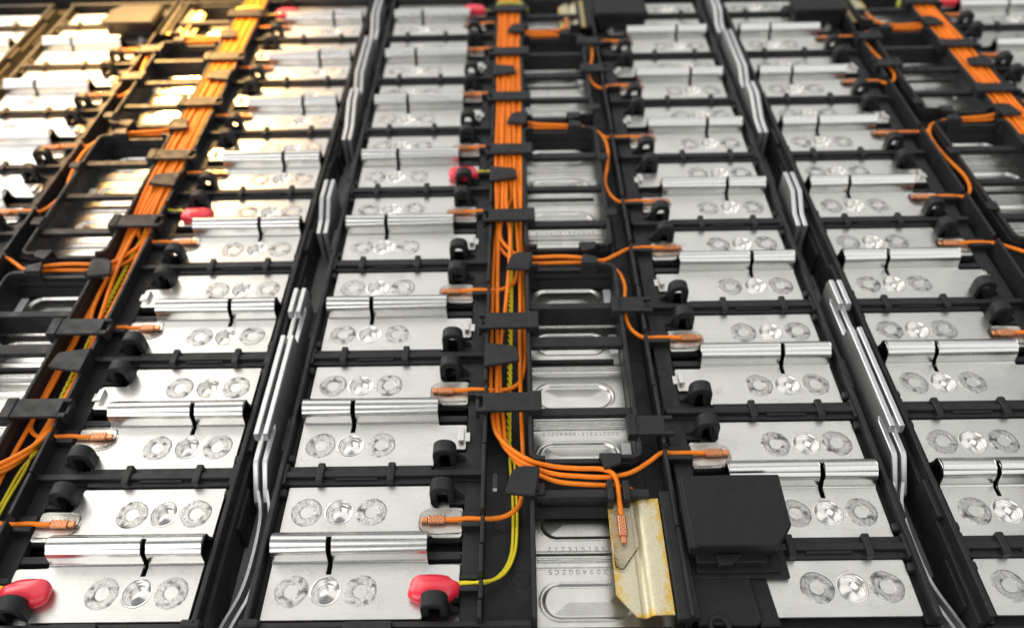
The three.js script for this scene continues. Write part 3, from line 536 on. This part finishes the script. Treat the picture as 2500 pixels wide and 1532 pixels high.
  wire(`orange wire passing lowest through the front gap and under the bar, ${mod.word} module`, [[37.6, -2.2, -44.2], [34.6, -0.4, -43.8], [31, 1.9, -43.0], [24.6, 2.5, -43.0], [13, 2.9, -44.2], [6, 2.8, -47.6], [0, 2.0, -52.6], [-3.6, 1.2, -60], [-4.8, 0.6, -72]].concat([[-6, 0.3, -86], [-6.2, 0.3, -104], [-4.2, 1.4, -127], [-2.6, 3.4, -150], [-2.2, 4, -172]], laneTo(-2.6, 4.2, -190, 43, -3.9, 4.5)));
  wire(`orange wire reaching the far brass terminal plate of the ${mod.word} module`, [[33, 3.4, -380], [33, 4.4, -373], [31, 4.6, -368], [24, 4.4, -365], [10, 4.4, -365.4], [2.6, 3.4, -370]].concat(laneTo(-0.6, 2.9, -386, 44)), (o) => part(o, 'crimp_sleeve', [box(31.7, 34.3, 2.2, 3.8, -389, -380.2, 0.4)], M.knurled, { uv: 6 }));
  // olive band round the far end of the bundle, its free end hanging over the right wall
  if (inView(mod, -2, 5, -401, 1.1)) {
    const o = thing('cable_tie', `olive green band tied round the far end of the orange bundle, ${mod.word} module`, 'cable tie', mod, [-2, 0, -401]);
    part(o, 'band', [-401.8, -400.2].map((z) => tube([[-10.6, 2, z], [-10.4, 5, z], [-8.6, 6.6, z], [-2, 6.9, z], [3.2, 6.5, z], [5.4, 6.6, z + 0.8], [7, 5.4, z + 2]], 0.8, 1.2, 8)), M.olive);
    part(o, 'free_end', [new THREE.SphereGeometry(1, 20, 14).toNonIndexed().scale(1.7, 3, 3.2).translate(8.0, 3.0, -397.5)], M.olive);
  }
  // red sensor beads and their yellow twisted leads
  for (const [k, fr, yl] of redRows) {
    const zf = ROWS_L[k], z = zf + (fr ? -8.2 : -31.5);
    if (!inView(mod, -25, 4, z)) continue;
    const o = thing('temperature_sensor', `red resin bead with yellow leads on the ${WORD[k]} connector from the front, ${mod.word} module`, 'temperature sensor', mod, [-25, 0, z]);
    const g = mergeVertices(new THREE.IcosahedronGeometry(1, 5).deleteAttribute('normal').deleteAttribute('uv')), p = g.attributes.position;
    for (let i = 0; i < p.count; i++) {
      let x = p.getX(i), y = p.getY(i), w = p.getZ(i); const n = 0.84 + 0.32 * vnoise(x * 2.0 + 5, w * 2.4 + y + 5 + k, 99, 99, 111), sq = (v) => Math.sign(v) * Math.pow(Math.abs(v), 0.82);
      const waist = 1 - 0.16 * Math.exp(-Math.pow((x - 0.05) / 0.35, 2));
      p.setXYZ(i, sq(x) * 7.4 * n, Math.max(-0.5, sq(y) * 3.0 * n + 1.7), sq(w) * 4.7 * n * waist);
    }
    g.computeVertexNormals(); g.setAttribute('uv', new THREE.BufferAttribute(new Float32Array(p.count * 2), 2)); g.translate(-25, 0, z);
    part(o, 'resin_bead', [g], M.red);
    const zc = zf + yl;
    for (const s of [0, 1]) {
      const ph = s * Math.PI, q = s ? 0.65 : -0.65, pts = [[-19, 1.8, z - 1 + q * 0.5], [-16.8, 1.7, zc + 0.3 + q * 0.4], [-14, 1.3 + q * 0.3, zc + q * 0.3], [-10.8, 1.4 + q * 0.8, zc], [-7.4, 0.4 + q * 0.7, zc - 1.4 + q * 0.4], [-4.2 + q * 0.4, -1.0, zc - 4.6 + q * 0.4], [-1.6 + q * 0.8, -2.2, zc - 11], [-0.8 + q, -2.6, zc - 22], [-1.0 + q, -2.7, zc - 34], [-1.8 + q, -2.7, zc - 46]];
      const zs = zc - 52; for (let z = zs; z > Math.max(-424, zs - 300); z -= 1.3) { const a = ph + (zs - z) * 1.12; pts.push([-2.4 + 0.5 * Math.sin(z * 0.03) + 0.6 * Math.cos(a), -2.4 + 0.6 * Math.sin(a), z]); }
      const c = new THREE.CatmullRomCurve3(pts.map((p) => new THREE.Vector3(...p)), false, 'centripetal');
      part(o, 'lead', [new THREE.TubeGeometry(c, Math.min(900, pts.length * 3), 0.52, 8)], M.yellow, { uv: 12 });
    }
  }
}

// ---------------------------------------------------------------- terminal boxes and brass plates
function terminal(mod, far) {
  const Z = (z) => (far ? -412 - z : z), zb = (x0, x1, y0, y1, a, b, r) => box(x0, x1, y0, y1, Math.min(Z(a), Z(b)), Math.max(Z(a), Z(b)), r), zp = (pts) => pts.map(([x, z]) => [x, Z(z)]);
  if (!inView(mod, 62, 6, Z(-26), 1.3)) return;
  const where = far ? 'far' : 'near', o = thing('terminal_box', `black plastic terminal box with chamfered lid at the ${where} end of the ${mod.word} module`, 'terminal box', mod, [64, 0, Z(-24)], 'black terminal boxes');
  part(o, 'lid', [creased(slab(roundPoly(zp([[51.0, -40], [81.8, -40], [81.4, -22], [76.2, -15.4], [51.2, -15.6]]), [0.8, 0.6, 0.6, 0.5, 0.8]), 8.4, 12.0, 0.45), 0.4), creased(slab(roundPoly(zp([[50.2, -39.6], [52.6, -39.6], [52.8, -15.2], [50.4, -15.2]]), 0.4), 7.8, 11.6, 0.3), 0.4)], M.smoothPlastic);
  part(o, 'body', [zb(52.4, 76, 0.4, 8.5, -38.6, -16.4, 0.4), zb(53, 74, 0.4, 5.6, -17, -13.6, 0.4), zb(76, 80.6, 0.4, 6.5, -38, -22, 0.4)], M.smoothPlastic);
  part(o, 'latch', [creased(slab(roundPoly(zp([[58.6, -15.8], [66.4, -15.8], [63, -12.6], [59, -12.4]]), 0.4), 4.6, 6.6, 0.25), 0.5)], M.plastic);
  part(o, 'base_flange', [zb(51.6, 80.6, 0.4, 1.9, -20.6, -10.6, 0.45), zb(53, 78, 1.6, 2.8, -18, -12.0, 0.3)], M.smoothPlastic);
  part(o, 'front_cover', [creased(slab(roundPoly(zp([[51, -12.6], [68.6, -12.6], [69.6, 2.2], [67.6, 3.6], [51.4, 3.2]]), 0.6), -1.2, 1.5, 0.35), 0.5), creased(slab(roundPoly(zp([[68.2, -12.2], [73.6, -12.2], [74.9, 3.4], [69, 3.6]]), 0.5), -1.6, 0.6, 0.3), 0.5)], M.smoothPlastic);
  part(o, 'side_bar', [creased(slab(roundPoly(zp([[45.2, -39.6], [50.6, -39.6], [51.8, 2], [45.4, 2.6]]), 0.5), 0.6, 4.0, 0.35), 0.5)], M.plastic);
  const bolt = new THREE.LatheGeometry([[1.9, 0.2], [1.9, 2.2], [2.3, 2.6], [3.0, 2.6], [3.3, 2.3], [3.3, -2], [0, -2]].map(([r, y]) => new THREE.Vector2(r, y)), 40);
  part(o, 'bolt_boss', [creased(bolt.toNonIndexed(), 0.6).translate(57, 0, Z(3.8))], M.smoothPlastic);
  for (const [x, z, r, y] of [[66, -36, 1.8, 12.0], [73.6, -19.6, 1.9, 12.0], [47.8, -34, 2.4, 4.0], [48.4, -5, 2.2, 4.0]]) part(o, 'moulding_mark', [new THREE.TorusGeometry(r, 0.07, 5, 40).rotateX(Math.PI / 2).translate(x, y, Z(z))], M.smoothPlastic);
  // brass plate: two flats with a pressed fold between them, one corner cut off
  const b = thing('terminal_plate', `yellowed brass terminal plate beside the ${where} terminal box of the ${mod.word} module`, 'terminal plate', mod, [37, 0, Z(-18)], 'brass terminal plates');
  const prof = [[28.8, 0.9], [33.8, 1.0], [35.4, 0.9], [36.1, 0.45], [36.9, 0.3], [37.6, 0.9], [38.4, 1.9], [39.4, 2.3], [44.8, 2.5]];
  const strip = (za, zc, cut, mat, name, inset) => {
    const xs = []; for (let i = 0; i < prof.length - 1; i++) for (let k = 0; k < 4; k++) { const t = k / 4; xs.push([prof[i][0] + (prof[i + 1][0] - prof[i][0]) * t, prof[i][1] + (prof[i + 1][1] - prof[i][1]) * t]); } xs.push(prof.at(-1));
    const pos = [], uv = [], idx = [], n = 24, w = xs.length;
    for (let layer = 0; layer < 2; layer++) for (let j = 0; j <= n; j++) for (const [x, y] of xs) {
      const xi = 28.8 + inset + (x - 28.8) * (16 - 2 * inset) / 16, lim = cut ? Math.min(zc, -6.2 + (xi - 28.8) * 1.25) : zc, z = za + (Math.max(za + 1, lim) - za) * j / n;
      uv.push((xi - 28.8) / 16, (z - za) / 38.2); pos.push(xi, y + 0.09 * vnoise(x, z * 0.4 + 60, 99, 99, 121) - layer * 0.7 + (inset ? 0.012 : 0), Z(z));
    }
    const N = (n + 1) * w, flip = far;
    const quad = (a, b, c, d) => (flip ? idx.push(a, c, b, c, d, b) : idx.push(a, b, c, c, b, d));
    for (let j = 0; j < n; j++) for (let i = 0; i < w - 1; i++) { const a = j * w + i; quad(a, a + w, a + 1, a + w + 1); quad(N + a, N + a + 1, N + a + w, N + a + w + 1); }
    for (let j = 0; j < n; j++) { const a = j * w, e = a + w - 1; quad(a, N + a, a + w, N + a + w); quad(e, e + w, N + e, N + e + w); }
    for (let i = 0; i < w - 1; i++) { const e = n * w + i; quad(i, i + 1, N + i, N + i + 1); quad(e, N + e, e + 1, N + e + 1); }
    const g = new THREE.BufferGeometry(); g.setAttribute('position', new THREE.Float32BufferAttribute(pos, 3)); g.setAttribute('uv', new THREE.Float32BufferAttribute(uv, 2)); g.setIndex(idx); g.computeVertexNormals();
    part(b, name, [creased(g, 0.5)], mat, { uv: 0 });
  };
  strip(-37.6, 0.6, true, M.brass, 'plate', 0);
}

// ---------------------------------------------------------------- double sheet brackets standing in the gutters between modules
function brackets() {
  const B = MODS[0];
  const list = [
    [[[-134, -22], [-134, 6.5], [-132.5, 9], [-119, 9], [-118.5, 5.8], [-125.6, 5.3], [-126.6, 4.2], [-125.6, 3.1], [-107.9, 3.1], [-107.7, -22]], 'hooked'],
    [[[-107.6, -22], [-107.6, 5], [-106.4, 9], [-60.4, 9], [-59.9, 5.8], [-67, 5.3], [-68, 4.2], [-67, 3.1], [-54, 3.1], [-52.6, 2.4], [-46.5, -4], [-44, -7], [-44, -22]], 'longest'],
    [[[-207.5, -22], [-207.5, 8.6], [-206.6, 9], [-193, 9], [-184, 3], [-176, 2], [-176, -22]], 'short'],
    [[[-292.6, -22], [-292.6, 8.2], [-291.6, 9], [-279, 9], [-264, 3], [-252, 2], [-252, -22]], 'ramped'],
    [[[-354.6, -22], [-354.6, 8.4], [-353.4, 9], [-309, 9], [-299.6, 4], [-294.4, 4], [-294.4, -22]], 'long'],
    [[[-410, -22], [-410, 9], [-384, 9], [-374, 3], [-364, 2], [-364, -22]], 'far'],
  ];
  for (const right of [false, true]) list.forEach(([prof, word], i) => {
    const zc = (prof[0][0] + prof.at(-1)[0]) / 2, f = (x) => (right ? flipX(x) - 0.3 : x);
    const o = thing('sheet_bracket', `pair of grey aluminium bracket sheets in the ${right ? 'right' : 'left'} gutter, ${WORD[i === 0 ? 1 : i === 1 ? 0 : i]} from the front`, 'bracket', B, [f(-86), 0, zc], 'double bracket sheets between the modules');
    for (const x of [-88.4, -85.3]) { const a = Math.min(f(x), f(x + 1.9)); part(o, 'sheet', [creased(outX(prof, a, a + 1.9, 0.28), 0.4)], M.bracket); }
    if (i === 1) for (const x of [-86.6, -83.6]) {                 // the sheets run on towards the camera and bow across the gutter
      const c = new THREE.CatmullRomCurve3([[x, -4.6, -47], [x + 1.6, -8, -40], [x + 2.2, -9, -24], [x + 1.2, -9, -12], [x - 1.6, -9, -3], [x - 4.2, -9, 6], [x - 5, -9, 14]].map((p) => new THREE.Vector3(f(p[0]), p[1], p[2])));
      const s = new THREE.Shape([[-0.5, -1.6], [0.5, -1.6], [0.5, 1.6], [-0.5, 1.6]].map((p) => new THREE.Vector2(...p)));
      part(o, 'tail', [creased(new THREE.ExtrudeGeometry(s, { steps: 50, extrudePath: c, bevelEnabled: false }), 0.5)], M.bracket);
    }
  });
}

// ---------------------------------------------------------------- put together
MODS.forEach((mod, mi) => {
  const mid = mi === 0, frontCrimp = mid ? (k) => k === 7 : (k) => k >= 1, red = mid ? [[0, true, -10.3], [4, true, -10.3], [7, false, -31]] : mi === 1 ? [[0, true, -10.3], [3, false, -36], [7, false, -31]] : [[0, true, -10.3], [7, false, -31]];
  const crossL = ROWS_L.map((z, k) => z + (frontCrimp(k) ? -12.9 : -31.6)), yellowL = red.map(([k, , y]) => ROWS_L[k] + y);
  moduleTray(mod, crossL, yellowL);
  const colL = mod.s > 0 ? 'left' : 'right', colR = mod.s > 0 ? 'right' : 'left', redAt = new Map(red.map(([k, fr]) => [k, fr]));
  ROWS_L.forEach((z, k) => {
    if (!inView(mod, -50, 0, z - 22, 1.2)) return;
    const clip = redAt.has(k) ? undefined : frontCrimp(k) ? 'rear' : 'front';
    connector(mod, 'left', z, 'row', clip, `silver cell connector with slotted hump, ${WORD[k]} from the front, ${mod.word} module, ${colL} column`, `cell connectors of the ${mod.word} module, ${colL} column`);
  });
  ROWS_R.forEach((z, j) => {
    if (!inView(mod, 91, 0, z - 22, 1.2)) return;
    connector(mod, 'right', z, 'row', j < 3 ? 'front' : 'rear', `silver cell connector with slotted hump, ${WORD[j]} from the front, ${mod.word} module, ${colR} column`, `cell connectors of the ${mod.word} module, ${colR} column`);
  });
  for (const [z, w] of [[0.6, 'near'], [-393.6, 'far']]) if (inView(mod, 91, 0, z - 9, 1.2)) connector(mod, 'right', z, 'half', undefined, `flat humpless terminal plate at the ${w} end, ${mod.word} module, ${colR} column`, 'flat end plates of the modules');
  cells(mod);
  wires(mod, frontCrimp, red);
  terminal(mod, false); terminal(mod, true);
});
brackets();
scene.traverse((o) => { if (o.isMesh) o.castShadow = o.receiveShadow = true; });
renderer.render(scene, camera);
